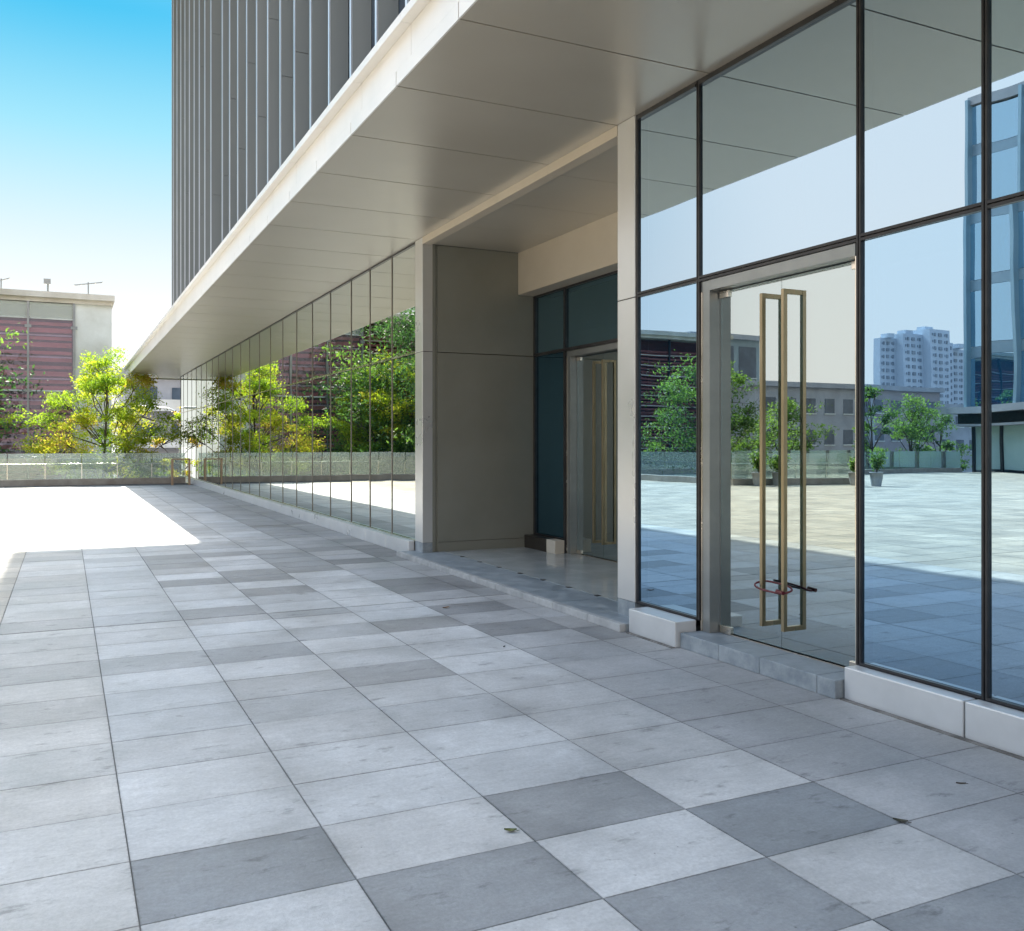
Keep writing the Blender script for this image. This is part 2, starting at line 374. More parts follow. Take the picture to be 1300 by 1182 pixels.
# soffit panels, real joints
sj = [5.73+1.30*k for k in range(-10, 30)]
s = MB()
for a, b in zip(sj[:-1], sj[1:]):
    a2, b2 = a+.008, min(b-.008, 44.3)
    if a2 >= 44.3: break
    for x0, x1 in ((2.40,4.56),): s.box(x0, x1, a2, b2, SZ, SZ+.05)
P(s, 'soffit', M['soffit_panel'])
s = MB(); s.box(2.46, 14, -7.2, 44.25, SZ+.052, SZ+.30); P(s, 'canopy_core', M['dark_metal'])
# fascia: white face in two bands of panels, shaded ledge and bright lip above
s = MB()
for a, b in zip(sj[:-1], sj[1:]):
    a, b = a+.008, min(b-.008, 44.3)
    if a < 44.3: s.box(2.385, 2.399, a, b, SZ, 4.575)
for a, b in zip(sj[:-1], sj[1:]):
    a, b = a+.95, min(b+.942, 44.3)
    if a < 44.3: s.box(2.386, 2.45, a, b, 4.577, 4.812)
P(s, 'fascia', M['white_panel'])
s = MB()
for a, b in zip(sj[:-1], sj[1:]):
    a, b = a+.95, min(b+.944, 44.3)
    if a < 44.3: s.box(2.30, 2.62, a, b, 4.814, 4.885)
P(s, 'fascia_lip', M['white_panel'], bevel=.004)
s = MB(); s.box(2.40, 5.0, 44.302, 44.33, SZ, 4.88); P(s, 'canopy_end', M['white_panel'])
s = MB(); s.box(2.63, 14, -7.2, 44.25, SZ+.302, 4.88); P(s, 'canopy_roof', M['concrete_grey'])
# tower
s = MB(); s.box(3.25, 16, -8, 30.6, 4.885, 16.4); P(s, 'tower_wall', mk('tower_glass', (.03,.05,.085), (.05,.08,.12), .12, 0, scale=.5))
for (y, z) in ((8.62,6.55),(9.60,6.6),(8.62,7.6),(7.64,6.2),(10.58,7.4)):
    s = MB(); s.box(3.17, 3.247, y-.02, y+.0, z, z+.42)
    for q in range(4): s.bar((3.20,y-.01,z+.05+.1*q), (3.14,y+.42,z+.09+.1*q), .03, .014)
    P(s, 'tower_louvre', M['frame_grey'])
fy = [9.52+.98*k for k in range(-14, 12)] + [22.0+1.02*k for k in range(0, 9)]
fm = None
for y in fy:
    if y > 30.5: continue
    s = MB()
    hs = [4.885, 8.6, 12.3, 16.4] if int(y*7) % 2 else [4.885, 7.3, 11.0, 14.6, 16.4]
    for a, b in zip(hs[:-1], hs[1:]): s.box(3.018, 3.245, y-.035, y+.035, a, b-.008)
    fo = P(s, 'fin', M['fin_metal'])
    s = MB(); s.box(3.0, 3.017, y-.03, y+.03, 4.885, 16.4); P(s, 'skylit_fin_edge', M['skylit_fin_edge'], parent=fo)
s = MB(); s.box(3.0, 3.245, 30.5, 30.6, 4.885, 16.4); P(s, 'tower_corner', M['fin_metal'])
s = MB(); s.box(.45, 16.5, -9, 31.0, 16.42, 16.9); P(s, 'shadow_slab', M['white_panel'])  # unseen overhang, added so its edges cast the shadow outline on the deck
# rear mass of the podium (keeps the inside dark)
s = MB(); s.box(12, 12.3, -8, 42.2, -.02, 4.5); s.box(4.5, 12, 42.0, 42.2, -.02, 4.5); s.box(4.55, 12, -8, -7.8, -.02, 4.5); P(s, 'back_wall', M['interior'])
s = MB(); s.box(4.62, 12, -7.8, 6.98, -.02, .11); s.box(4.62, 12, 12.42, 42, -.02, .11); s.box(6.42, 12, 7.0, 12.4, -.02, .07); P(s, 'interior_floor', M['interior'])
for y in (9.0, 15, 21, 27, 33):
    s = MB(); s.box(8.0, 8.5, y, y+.5, .11, 4.45); P(s, 'interior_column', M['concrete_grey'])

# glazing
rp = random.Random(5)
def pane(y0, y1, z0, z1, x=G, m='facade_glass', parent=B, name='window_pane', th=.012):
    me_ = MB(); yc, zc = (y0+y1)/2, (z0+z1)/2
    hy, hz = abs(y1-y0)/2, (z1-z0)/2
    me_.v = [(0,-hy,-hz),(0,hy,-hz),(0,hy,hz),(0,-hy,hz)]; me_.f = [(0,3,2,1)]
    o = me_.build(name, M[m], parent)
    off = Vector((0,0,0)); p = parent
    while p is not None: off += p.location; p = p.parent
    o.location = Vector((x, yc, zc)) - off
    o.rotation_euler = (0, R(rp.uniform(-.05,.05)), R(rp.uniform(-.02,.02)))
    return o
TR = 2.888
def bays(ylist, skip=(), gm=lambda a: 'facade_glass'):
    for i, (a, b) in enumerate(zip(ylist[:-1], ylist[1:])):
        pane(a+.012, b-.012, TR+.02, SZ-.03, m=gm(a))
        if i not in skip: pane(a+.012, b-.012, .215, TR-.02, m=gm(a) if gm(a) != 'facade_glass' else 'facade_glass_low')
near = [-2.80,-1.92,-1.04,-.16,.72,1.60,2.48,3.36,4.24,5.87,6.735]
bays(near, skip=(8,), gm=lambda a: 'wavy_glass' if a < 3.3 else 'facade_glass')
far = [12.36,13.45,14.58,15.68] + [17.08+1.41*k for k in range(0, 18)] + [42.0]
bays(far, gm=lambda a: 'far_glass')
s = MB()
for y in near[:-1]:
    s.box(G-.018, G+.09, y-.018, y-.004, .2, SZ-.002); s.box(G-.018, G+.09, y+.004, y+.018, .2, SZ-.002); s.box(G+.0, G+.09, y-.004, y+.004, .2, SZ-.002)
s.box(G-.018, G+.09, 6.716, 6.738, .2, SZ-.002)
P(s, 'mullion', M['dark_metal'])
for a, b in zip(near[:-1], near[1:]):
    s = MB(); s.box(G-.018, G+.09, a+.019, b-.019, TR-.022, TR-.004); s.box(G-.018, G+.09, a+.019, b-.019, TR+.004, TR+.022); s.box(G, G+.09, a+.019, b-.019, TR-.004, TR+.004)
    P(s, 'transom', M['dark_metal'])
    s = MB(); s.box(G-.03, G+.09, a+.019, b-.019, SZ-.05, SZ-.028); s.box(G-.0, G+.09, a+.019, b-.019, SZ-.028, SZ-.022); s.box(G-.018, G+.09, a+.019, b-.019, SZ-.022, SZ-.003); P(s, 'head_frame', M['dark_metal'])
    if not (a > 4.2 and b < 5.9): s = MB(); s.box(G-.020, G+.09, a+.019, b-.019, .205, .222); P(s, 'bottom_frame', M['dark_metal'])
s = MB()
for y in far: s.box(G-.010, G+.09, y-.008, y+.008, .2, SZ-.002)
P(s, 'mullion', mk('far_mullion', (.22,.20,.17), (.28,.26,.22), .4, .3, scale=4))
for a, b in zip(far[:-1], far[1:]):
    s = MB(); s.box(G-.02, G+.09, a+.009, b-.009, TR-.013, TR+.013); P(s, 'transom', M['steel'])
    s = MB(); s.box(G-.02, G+.09, a+.009, b-.009, .2, .215); P(s, 'bottom_frame', M['steel'])
s = MB()
for a, b in zip(far[:-1], far[1:]): s.box(G-.02, G+.09, a+.013, b-.013, SZ-.03, SZ-.003)
P(s, 'head_frame', M['dark_metal'])

# plinth blocks, each its own part
def block(y0, y1, x0=4.37, h=.203, m='plinth', x1=4.478, name='plinth_block'):
    s = MB(); s.box(x0, x1, y0+.006, y1-.006, .0, h); return P(s, name, M[m], bevel=.008)
pj = [1.0,2.25,3.42,4.245]; pj = [-4.1,-2.85,-1.6,-.3,.95,2.2,3.40,4.255]
for a, b in zip(pj[:-1], pj[1:]): block(a, b)
block(5.872, 6.54, x0=4.27, x1=4.476)
y = 12.38
while y < 41.8:
    b = min(y+(1.06 if y < 17 else 1.16), 42); block(y, b, x0=4.385); y = b
# stone step before the doors
s = None
sy = [4.262,4.42,4.96,5.40,5.868]
for a, b in zip(sy[:-1], sy[1:]):
    s = MB(); s.box(4.31, 4.70, a+.002, b-.002, 0, .118); P(s, 'door_step', M['stone'], bevel=.006)
# kerb along the portal, in stones, and the grey strip behind it
yy = [6.56,7.1,7.75,8.4,9.05,9.75,10.4,11.1,11.75,12.37]
for a, b in zip(yy[:-1], yy[1:]):
    s = MB(); s.box(4.20, 4.262, a+.003, b-.003, 0, .07); P(s, 'kerb_stone', M['curb_stone'], bevel=.006)
    s = MB(); s.box(4.264, 4.80, a+.002, b-.002, 0, .066); P(s, 'threshold_slab', M['stone'], bevel=.003)
s = MB()
fx = [4.803,5.50,6.42]; fyy = [6.98,7.8,8.6,9.4,10.2,11.0,11.8,12.06]
for i in range(2):
    for a, b in zip(fyy[:-1], fyy[1:]): s.box(fx[i]+.001, fx[i+1]-.001, a+.001, b-.001, 0, .067)
P(s, 'portal_floor', M['polished_floor'])
for k in range(8):
    s = MB(); s.box(4.775, 4.82, 7.3+.58*k, 7.36+.58*k, .066, .072); P(s, 'floor_stud', M['black'])

for y0_, y1_ in ((-4.1, 4.25), (5.88, 6.52)):
    s = MB(); xf = 4.37 if y0_ < 0 else 4.27
    s.box(xf-.035, xf-.0, y0_, y1_, .0, .006); P(s, 'mortar_strip', M['grime'])
# columns
def column(y0, y1):
    s = MB(); s.box(4.47, 4.62, y0, y1, .205, 2.868); s.box(4.47, 4.62, y0, y1, 2.876, SZ-.002)
    c = P(s, 'column', M['column_panel'], bevel=.004)
    s = MB(); s.box(4.472, 4.618, y0+.002, y1-.002, .066, .203); P(s, 'column_base', M['stone'], parent=c)
    s = MB(); s.box(4.476, 4.616, y0+.004, y1-.004, 2.866, 2.878); P(s, 'column_joint', M['dark_metal'], parent=c)
column(6.74, 7.02); column(12.04, 12.34)
# portal lintel, in panels
s = MB()
lj = [7.022, 8.35, 9.6, 10.85, 12.038]
for a, b in zip(lj[:-1], lj[1:]): s.box(4.468, 4.60, a+.002, b-.002, 4.362, SZ-.002)
P(s, 'lintel', M['beam_panel'])
s = MB(); 
for a, b in zip(lj[:-1], lj[1:]):
    s.box(4.60, 6.5, a+.003, b-.003, 4.375, 4.44)
P(s, 'portal_ceiling', M['soffit_panel'])
# portal side walls
s = MB(); s.box(4.70, 6.5, 12.06, 12.2, .067, .20); s.box(4.70, 6.5, 12.055, 12.2, .205, 2.866); s.box(4.70, 6.5, 12.055, 12.2, 2.876, 4.374)
s.box(4.62, 4.70, 12.075, 12.2, .067, 4.374)
s.box(4.60, 4.66, 12.045, 12.2, .067, 4.374)
P(s, 'portal_wall', M['wall_panel'])
s = MB(); s.box(4.625, 6.5, 6.85, 7.0, .067, 4.374); P(s, 'portal_wall', M['wall_panel'])
# inner beam
s = MB()
bj = [7.003, 8.05, 9.35, 12.052]
for a, b in zip(bj[:-1], bj[1:]): s.box(5.96, 6.6, a+.002, b-.002, 3.76, 4.373)
P(s, 'portal_beam', M['beam_panel'])
# inner glazing
ig = 6.24
igy = [12.05, 11.12, 9.50, 8.3, 7.01]
for i, (b, a) in enumerate(zip(igy[:-1], igy[1:])):
    pane(a+.012, b-.012, TR+.02, 3.74, x=ig, m='inner_glass')
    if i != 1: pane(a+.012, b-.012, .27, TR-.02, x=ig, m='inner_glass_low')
s = MB()
for y in igy: s.box(ig-.03, ig+.06, y-.022 if y < 12 else y-.05, y+.022 if y < 12 else y, .067, 3.758)
for i, (b, a) in enumerate(zip(igy[:-1], igy[1:])):
    s.box(ig-.028, ig+.058, a+.023, b-.023-(.03 if i == 0 else 0), TR-.02, TR+.02); s.box(ig-.028, ig+.058, a+.023, b-.023-(.03 if i == 0 else 0), 3.73, 3.758)
    if i != 1: s.box(ig-.028, ig+.058, a+.023, b-.023-(.03 if i == 0 else 0), .25, .27)
P(s, 'inner_mullion', M['dark_metal'])
s = MB(); s.box(6.06, 6.205, 11.36, 12.048, .067, .25); P(s, 'inner_plinth', M['black'], bevel=.005)
s = MB(); s.box(6.06, 6.205, 7.003, 9.50, .067, .25); P(s, 'inner_plinth', M['parapet'], bevel=.005)
s = MB(); s.box(6.055, 6.205, 11.10, 11.355, .067, .25); P(s, 'inner_plinth_end', M['parapet'], bevel=.005)

# door sets
def door_set(xg, ya, yb, ym, zb, ring=(5.16, 4.94)):
    """xg door glass plane; leaves from ya (far) to ym to yb (near)"""
    s = MB(); s.box(xg-.11, xg-.01, ya, ya+.105, zb, TR-.024); s.box(xg-.012, xg+.05, ya-.004, ya+.105, zb, TR-.024)
    s.box(xg-.11, xg+.05, yb-.035, yb-.008, zb, TR-.024)
    s.box(xg-.115, xg+.05, yb-.008, ya, TR-.105, TR-.024)
    P(s, 'door_frame', M['frame_grey'], bevel=.002)
    for a, b in ((yb-.035, yb-.008), (ya+.085, ya+.105)):
        s = MB(); s.box(xg-.116, xg-.111, a, b, zb, TR-.108); P(s, 'frame_trim', M['steel'])
    for (a, b, ry, hs) in ((ym+.002, ya-.006, ring[0], 1), (yb, ym-.002, ring[1], -1)):
        s = MB(); s.box(xg-.006, xg+.006, a, b, zb+.018, TR-.112)
        d = P(s, 'door_leaf', M['door_glass'])
        t = .034; xa, xb = xg-.11, xg+.09; za, zb2 = .28, 2.675
        s = MB(); s.box(xa, xa+t, ry-.014, ry+.014, za, zb2); s.box(xb-t, xb, ry-.014, ry+.014, za, zb2)
        s.box(xa+t, xb-t, ry-.014, ry+.014, za, za+t); s.box(xa+t, xb-t, ry-.014, ry+.014, zb2-t, zb2)
        P(s, 'pull_handle', M['brass_steel'], parent=d, bevel=.002)
        e = b-.004 if hs > 0 else a+.004
        for ln_, z0, z1 in ((.11, TR-.165, TR-.111), (.13, zb+.004, zb+.062)):
            s = MB(); s.box(xg-.022, xg+.022, e, e-hs*ln_, z0, z1); P(s, 'patch_fitting', M['steel'], parent=d, bevel=.003)
    s = MB(); s.box(xg-.012, xg+.012, yb, ya, zb+.001, zb+.008); P(s, 'threshold_strip', M['steel'])
door_set(4.61, 5.745, 4.285, 5.06, .118)
door_set(6.35, 11.0, 9.55, 10.30, .067, ring=(10.40, 10.17))

# bicycle lock round the outer handles
L = thing('cable_lock', 'dark red lock looped round the pull handles of the near glass doors', 'lock', (4.5, 5.05, .56))
pts = []
for k in range(41):
    a = 2*math.pi*k/40
    x = 4.515+.055*math.copysign(abs(math.cos(a))**.7, math.cos(a)); y = 5.05+.165*math.copysign(abs(math.sin(a))**.6, math.sin(a))
    z = .575+.022*math.cos(a)+.01*math.sin(a)
    pts.append((x-4.5, y-5.05, z-.56))
MB().tube(pts, .0075, 8, cap=False).build('lock_cable', M['lock_red'], L, smooth=True)
MB().tube([(-.045,-.17,.0),(-.04,-.10,.006)], .014, 10).build('lock_body', M['lock_red'], L)

# ------------------------------------------------------------------ leaves on the paving
def leaf(x, y, ln, rot, label, c1, c2, curl=.012):
    bm = MB(); n = 9
    for i in range(n+1):
        u = i/n; wd = ln*.26*math.sin(math.pi*min(1, u*1.02))**.8
        z = .003+curl*(u-.5)**2*4*.5
        bm.v += [(ln*(u-.5), -wd, z+.006), (ln*(u-.5), 0, z), (ln*(u-.5), wd, z+.006)]
    for i in range(n):
        k = 3*i; bm.f += [(k,k+3,k+4,k+1),(k+1,k+4,k+5,k+2)]
    m = mk('leaf_'+str(len(bpy.data.materials)), c1, c2, .6, 0, scale=20)
    o = bm.build('fallen_leaf', m); o.location = (x, y, 0); o.rotation_euler = (0,0,rot)
    MBs = MB().tube([(ln*.48,0,.006),(ln*.72,ln*.05,.006)], .0015, 5); MBs.build('leaf_stalk', m, o)
    return tag(o, label, 'leaf')
def onZ(px, py, Z=0):
    s_, c_ = math.sin(YAW), math.cos(YAW); d = (1.6-Z)*1166/(py-562); r = (px-650)/1166*d
    return r*c_+d*s_, d*c_-r*s_
x, y = onZ(648, 1056); leaf(x, y, .052, -YAW, 'curled green leaf lying on pale slab in the foreground', (.06,.08,.01), (.13,.14,.02))
x, y = onZ(566, 772); leaf(x, y, .08, .3, 'small brown leaf near the portal kerb', (.22,.13,.07), (.30,.18,.10))
x, y = onZ(1143, 1044); leaf(x, y, .06, -.9, 'dark withered leaf caught in a paving joint beside the dark slab', (.035,.035,.02), (.07,.06,.035))
x, y = onZ(1220, 996); leaf(x, y, .045, -.6, 'thin dry twig-like leaf near the glass front', (.06,.05,.04), (.10,.08,.06), curl=.004).scale = (1, .3, 1)
x, y = onZ(640, 822); leaf(x, y, .03, .6, 'tiny dark leaf at mid distance on pale slabs', (.05,.05,.04), (.08,.08,.06))
# drain slot in the sunlit paving
s = MB(); x, y = onZ(100, 653.5); s.box(-.30, .30, -.05, .05, .0, .006)
o = s.build('drain_cover', M['black']); o.location = (x, y, 0); tag(o, 'narrow dark drain grating set in the sunlit paving', 'drain')

# ------------------------------------------------------------------ balustrades
def balustrade(pts, label, h=1.20, rail=.80, pitch=1.22, kerb=.24, start=0):
    x, y = pts[0]; T = thing('glass_balustrade', label, 'balustrade', (x, y, 0), 'glass balustrades edging the deck')
    for (ax, ay), (bx, by) in zip(pts[:-1], pts[1:]):
        a = Vector((ax-x, ay-y, 0)); b = Vector((bx-x, by-y, 0)); d = b-a; ln = d.length; d.normalize()
        n = max(1, round(ln/pitch)); st = ln/n; nn = Vector((-d.y, d.x, 0))
        MB().bar(a+Vector((0,0,kerb/2)), b+Vector((0,0,kerb/2)), .22, kerb).build('kerb', M['kerb'], T, bevel=.01)
        MB().tube([a+nn*-.05+Vector((0,0,rail)), b+nn*-.05+Vector((0,0,rail))], .022, 8).build('handrail', M['steel'], T)
        for i in range(n):
            p, q = a+d*(st*i+.012), a+d*(st*(i+1)-.012)
            MB().bar(p+Vector((0,0,(kerb+h)/2)), q+Vector((0,0,(kerb+h)/2)), .016, h-kerb-.004).build('glass_panel', M['balustrade_glass'], T)
        for i in range(n+1):
            p = a+d*st*i+nn*-.05
            MB().bar(p+Vector((0,0,kerb)), p+Vector((0,0,rail+.0)), .03, .05).build('post', M['steel'], T)
balustrade([(4.25,38.2),(-13.0,38.2)], 'long glass balustrade with steel rail along the sunlit far edge of the deck')
balustrade([(-13.1,38.0),(-13.1,27.6)], 'glass balustrade running towards the viewer beside the stair opening')
balustrade([(-13.3,27.4),(-18.5,26.3)], 'short glass balustrade at the front of the stair opening behind the potted shrubs')
balustrade([(-18.9,36.0),(-37.0,36.0)], 'glass balustrade before the slender trees near the blue glass building')
Gt = thing('rail_hoop', 'bronze coloured square hoop rail at the corner of balustrade and building', 'rail', (3.6, 36.6, 0))
s = MB(); s.box(-.03,.05,-.04,.04,0,.95); s.box(.58,.66,-.04,.04,0,.95); s.box(-.03,.66,-.04,.04,.952,1.0); s.build('frame', M['bronze_rail'], Gt, bevel=.005)

# ------------------------------------------------------------------ trees
def tree(x, y, h, crown_r, crown_z0, label, leafm='leaf_green', n=6000, leaf_s=.16, seed=1, trunk_r=.12, cat='tree', group='trees beyond the balustrade',
         name='broadleaf_tree', lean=0, clumps=26, z0=gz, flat=1.0, base_tone=.5, spread=.45, weep=0):
    r = random.Random(seed); T = thing(name, label, cat, (x, y, z0), group)
    H = h-z0; cz0 = crown_z0-z0; cm = (H+cz0)/2; ch = (H-cz0)/2
    s = MB(); top = Vector((lean, 0, H*.93)); n_ = 9; tp = []
    for i in range(n_+1):
        u = i/n_; tp.append(Vector((lean*u*u+.10*math.sin(u*5+seed), .08*math.cos(u*4+seed), top.z*u)))
    s.tube(tp, [trunk_r*(1-.85*(i/n_))+.01 for i in range(n_+1)], 9)
    s.build('trunk', M['bark'], T, smooth=True)
    cl = []; lb = MB(); g_ = 0
    while len(cl) < clumps and g_ < 4000:
        g_ += 1
        a = r.uniform(0, 2*math.pi); zz = r.uniform(-1, 1); rr = math.sqrt(max(0, 1-zz*zz))*r.uniform(.35, 1)
        # crown narrower at the top
        k = 1.0-.35*max(0, zz)
        p = Vector((math.cos(a)*rr*crown_r*k, math.sin(a)*rr*crown_r*k*flat, cm+zz*ch*.92))
        if all((p-q).length > crown_r*.26 for q in cl): cl.append(p)
    for p in cl:
        u = max(.15, min(.92, (p.z-.25*(Vector((p.x,p.y,0)).length)-.6)/top.z)); b0 = tp[int(u*n_)]
        mid = (b0+p)/2+Vector((r.uniform(-.15,.15), r.uniform(-.15,.15), -.12*(p-b0).length+r.uniform(0,.2)))
        lb.tube([b0, mid, p], [trunk_r*.34, trunk_r*.22, .012], 6)
        for q in range(3):
            e = p+Vector((r.gauss(0,.4),r.gauss(0,.4),r.gauss(.1,.3)))*crown_r*.32
            lb.tube([mid.lerp(p,.6), e], [.02, .006], 4, cap=False)
    lb.build('limb', M['bark'], T, smooth=True)
    v = []; f = []; tone = []
    per = n//max(1, len(cl))
    for p in cl:
        ct = base_tone+r.uniform(-.38,.38); sz = crown_r*spread*r.uniform(.6, 1.15)*.62
        sub = [p+Vector((r.gauss(0,1),r.gauss(0,1),r.gauss(0,.6)))*sz*.62 for _ in range(7)]
        for _ in range(per):
            c = r.choice(sub)+Vector((r.gauss(0,1),r.gauss(0,1),r.gauss(0,.55)))*sz*.36
            c.z -= weep*abs(r.gauss(0,1))*.3
            nrm = Vector((r.gauss(0,1),r.gauss(0,1),r.gauss(.5,1))).normalized()
            t_ = nrm.orthogonal().normalized(); t_.rotate(Matrix.Rotation(r.uniform(0,6.28),3,nrm)); bt = nrm.cross(t_)
            L_ = leaf_s*r.uniform(.6,1.25); W_ = L_*.42
            k = len(v); v += [tuple(c-t_*L_*.5), tuple(c-bt*W_*.5+nrm*.01), tuple(c+t_*L_*.5), tuple(c+bt*W_*.5+nrm*.01)]
            f.append((k,k+1,k+2,k+3)); tone.append(min(1,max(0, ct+r.uniform(-.22,.22))))
    me = bpy.data.meshes.new('crown'); me.from_pydata(v, [], f); at = me.attributes.new('tone','FLOAT','FACE'); at.data.foreach_set('value', tone)
    me.materials.append(M[leafm]); o = bpy.data.objects.new('crown', me); C.objects.link(o); o.parent = T
    return T
tree(1.45, 41.2, 5.35, 2.75, -1.6, 'yellow green young maple glowing in the sun behind the balustrade left of the canopy', 'leaf_yellow', 38000, .12, 3, .09, clumps=54, spread=.36, base_tone=.5)
tree(-5.5, 42.0, 5.6, 2.5, -1.0, 'bright green tree cut by the left edge of the photo', 'leaf_yellow', 24000, .15, 5, .11, clumps=48, base_tone=.38)
tree(4.9, 43.6, 3.4, 1.5, -1.5, 'small orange tinged tree close to the building corner behind the yellow green maple', 'leaf_yellow', 3500, .15, 8, .06, clumps=20, base_tone=.7)
tree(-6.6, 42.5, 8.4, 4.0, -2.2, 'big dense green tree mirrored in the far facade panes', 'leaf_deep', 34000, .22, 12, .2, clumps=80, base_tone=.5, spread=.55)
tree(-4.3, 43.6, 5.6, 2.1, -2, 'rounded lime green tree between the yellow green maple and the big dense tree', 'leaf_yellow', 15000, .15, 41, .12, clumps=40, base_tone=.25)
tree(-12.3, 43, 7.4, 3.4, -2, 'dark full tree standing beyond the balustrade left of the stair opening', 'leaf_deep', 16000, .24, 14, .2, clumps=46)
tree(-15.6, 40, 4.2, 2.2, -3, 'low dark tree mirrored in the narrow pane beside the portal column', 'leaf_deep', 8000, .2, 17, .15, clumps=30)
tree(-20.8, 38.2, 6.0, 3.1, -1.6, 'broad sunlit green tree mirrored in the near glass doors', 'leaf_green', 14000, .18, 21, .16, clumps=44)
tree(-26.5, 39.0, 4.2, 2.4, -2, 'light green tree in front of the grey low apartments mirrored in the right door leaf', 'leaf_green', 7000, .18, 23, .12, clumps=30)
tree(-32.2, 38.0, 5.1, 1.1, -1, 'tall slender tree with pointed top mirrored right of the doors', 'leaf_green', 5000, .16, 27, .09, clumps=26)
tree(-35.9, 38.5, 4.5, 2.0, -1.5, 'spreading pale green tree below the white high rise', 'leaf_green', 7000, .17, 31, .1, clumps=30, base_tone=.7)
tree(-39.6, 39.5, 3.9, 1.6, -1.5, 'small tree next to the entrance slab of the blue glass building', 'leaf_green', 5000, .17, 37, .1, clumps=24)

# potted shrubs
def potted(x, y, ph, pr, sh, sr, label, seed):
    T = thing('potted_shrub', label, 'potted plant', (x, y, 0), 'potted shrubs by the stair opening')
    n = 20; s = MB(); prof = [(pr*.72,0),(pr*.9,ph*.5),(pr,ph*.95),(pr*1.06,ph*.95),(pr*1.06,ph),(pr*.92,ph),(pr*.9,ph*.93)]
    for rr, z in prof:
        for j in range(n): s.v.append((rr*math.cos(2*math.pi*j/n), rr*math.sin(2*math.pi*j/n), z))
    for i in range(len(prof)-1):
        for j in range(n): s.f.append((i*n+j, i*n+(j+1)%n, (i+1)*n+(j+1)%n, (i+1)*n+j))
    s.build('pot', M['pot'], T, smooth=True)
    s = MB(); s.v = [(pr*.9*math.cos(2*math.pi*j/n), pr*.9*math.sin(2*math.pi*j/n), ph*.93) for j in range(n)]; s.f = [tuple(range(n))]; s.build('soil', M['soil'], T)
    r = random.Random(seed); st = MB(); v = []; f = []; tone = []
    for k in range(9):
        a = r.uniform(0,6.28); e = Vector((math.cos(a)*sr*r.uniform(.2,1), math.sin(a)*sr*r.uniform(.2,1), ph+sh*r.uniform(.6,1)))
        st.tube([(0,0,ph*.9), (e.x*.3,e.y*.3,ph+sh*.4), e], [.014,.01,.004], 5)
        for _ in range(70):
            u = r.uniform(.3,1.05); c = Vector((e.x*u, e.y*u, ph+(e.z-ph)*u))+Vector((r.gauss(0,1),r.gauss(0,1),r.gauss(0,1)))*.07
            nn = Vector((r.gauss(0,1),r.gauss(0,1),r.gauss(.4,1))).normalized(); t_ = nn.orthogonal().normalized(); bt = nn.cross(t_)
            q = len(v); v += [tuple(c-t_*.06), tuple(c-bt*.025), tuple(c+t_*.06), tuple(c+bt*.025)]; f.append((q,q+1,q+2,q+3)); tone.append(r.random())
    st.build('stem', M['bark'], T)
    me = bpy.data.meshes.new('foliage'); me.from_pydata(v, [], f); at = me.attributes.new('tone','FLOAT','FACE'); at.data.foreach_set('value', tone)
    me.materials.append(M['leaf_green']); o = bpy.data.objects.new('foliage', me); C.objects.link(o); o.parent = T
potted(-18.5, 25.1, .55, .24, .75, .35, 'round grey pot with a bushy shrub, second pot at the right end of the balustrade', 3)
potted(-17.5, 25.4, .5, .26, .45, .2, 'grey pot with a thin shrub left of the bushy one', 4)
potted(-13.9, 26.6, .5, .25, .8, .35, 'grey pot with a tall shrub at the corner of the stair opening', 5)
potted(-14.8, 26.5, .5, .28, .6, .38, 'grey pot with a wide low shrub next to the corner pot', 6)

# ------------------------------------------------------------------ neighbouring buildings
# long louvred hall with a glass screened end bay
HY_ = 48.0
H = thing('louvre_hall', 'long hall with red horizontal louvres behind a glass screen and a pale concrete end bay', 'building', (-13, HY_+5, gz))
def PH(mb, name, m, T=H, **k):
    o = mb.build(name, m, T, **k)
    for v in o.data.vertices: v.co -= T.location
    return o
xr = 2.0; xl = -30.0
s = MB(); s.box(xl+.1, .3, HY_+1.0, HY_+10, gz, 8.2); PH(s, 'wall', M['red_wall'])
s = MB(); s.box(.3, xr, HY_+.02, HY_+10, gz, 8.3); PH(s, 'end_wall', M['concrete_pale'])
s = MB(); s.box(xl-.1, xr+.12, HY_-.25, HY_+10.2, 8.35, 8.62); s.box(xl, xr+.02, HY_-.1, HY_+10, 8.15, 8.35); PH(s, 'parapet', M['parapet'])
s = MB()
for k in range(58):
    z = gz+.2+k*.22
    if z > 7.3: break
    s.box(xl, -5.4, HY_+.45, HY_+.62, z, z+(.13 if k % 3 else .17))
PH(s, 'louvre', M['red_louvre'])
s = MB()
for k in range(36):
    z = gz+.2+k*.34
    if z > 7.3: break
    s.box(-5.3, .27, HY_+.28, HY_+.36, z, z+(.15 if k % 2 else .22))
PH(s, 'bay_louvre', mk('bay_louvre', (.45,.13,.09), (.60,.24,.18), .5, 0, scale=1.5, stretch=(.6,1,3)))
s = MB()
for k in range(12):
    z = gz+.38+k*1.02
    if z > 7.3: break
    s.box(-5.3, .27, HY_+.22, HY_+.26, z, z+.07)
PH(s, 'bay_slat', M['concrete_pale'])
s = MB()
for k in range(20):
    z = gz+.25+k*.66
    if z > 7.3: break
    s.box(xl, -5.4, HY_+.40, HY_+.448, z, z+.045)
PH(s, 'louvre_edge', M['parapet'])
for i in range(11):
    x0 = .36-1.92*i
    if i > 2: break
    for z0, z1 in ((gz+.3, 3.98),(4.05, 7.35)):
        s = MB(); s.box(x0-1.89, x0-.03, HY_, HY_+.02, z0, z1); PH(s, 'screen_pane', M['screen_glass'])
    s = MB(); s.box(x0-1.89, x0-.03, HY_, HY_+.02, 7.42, 8.12); PH(s, 'clerestory_pane', M['balustrade_glass'])
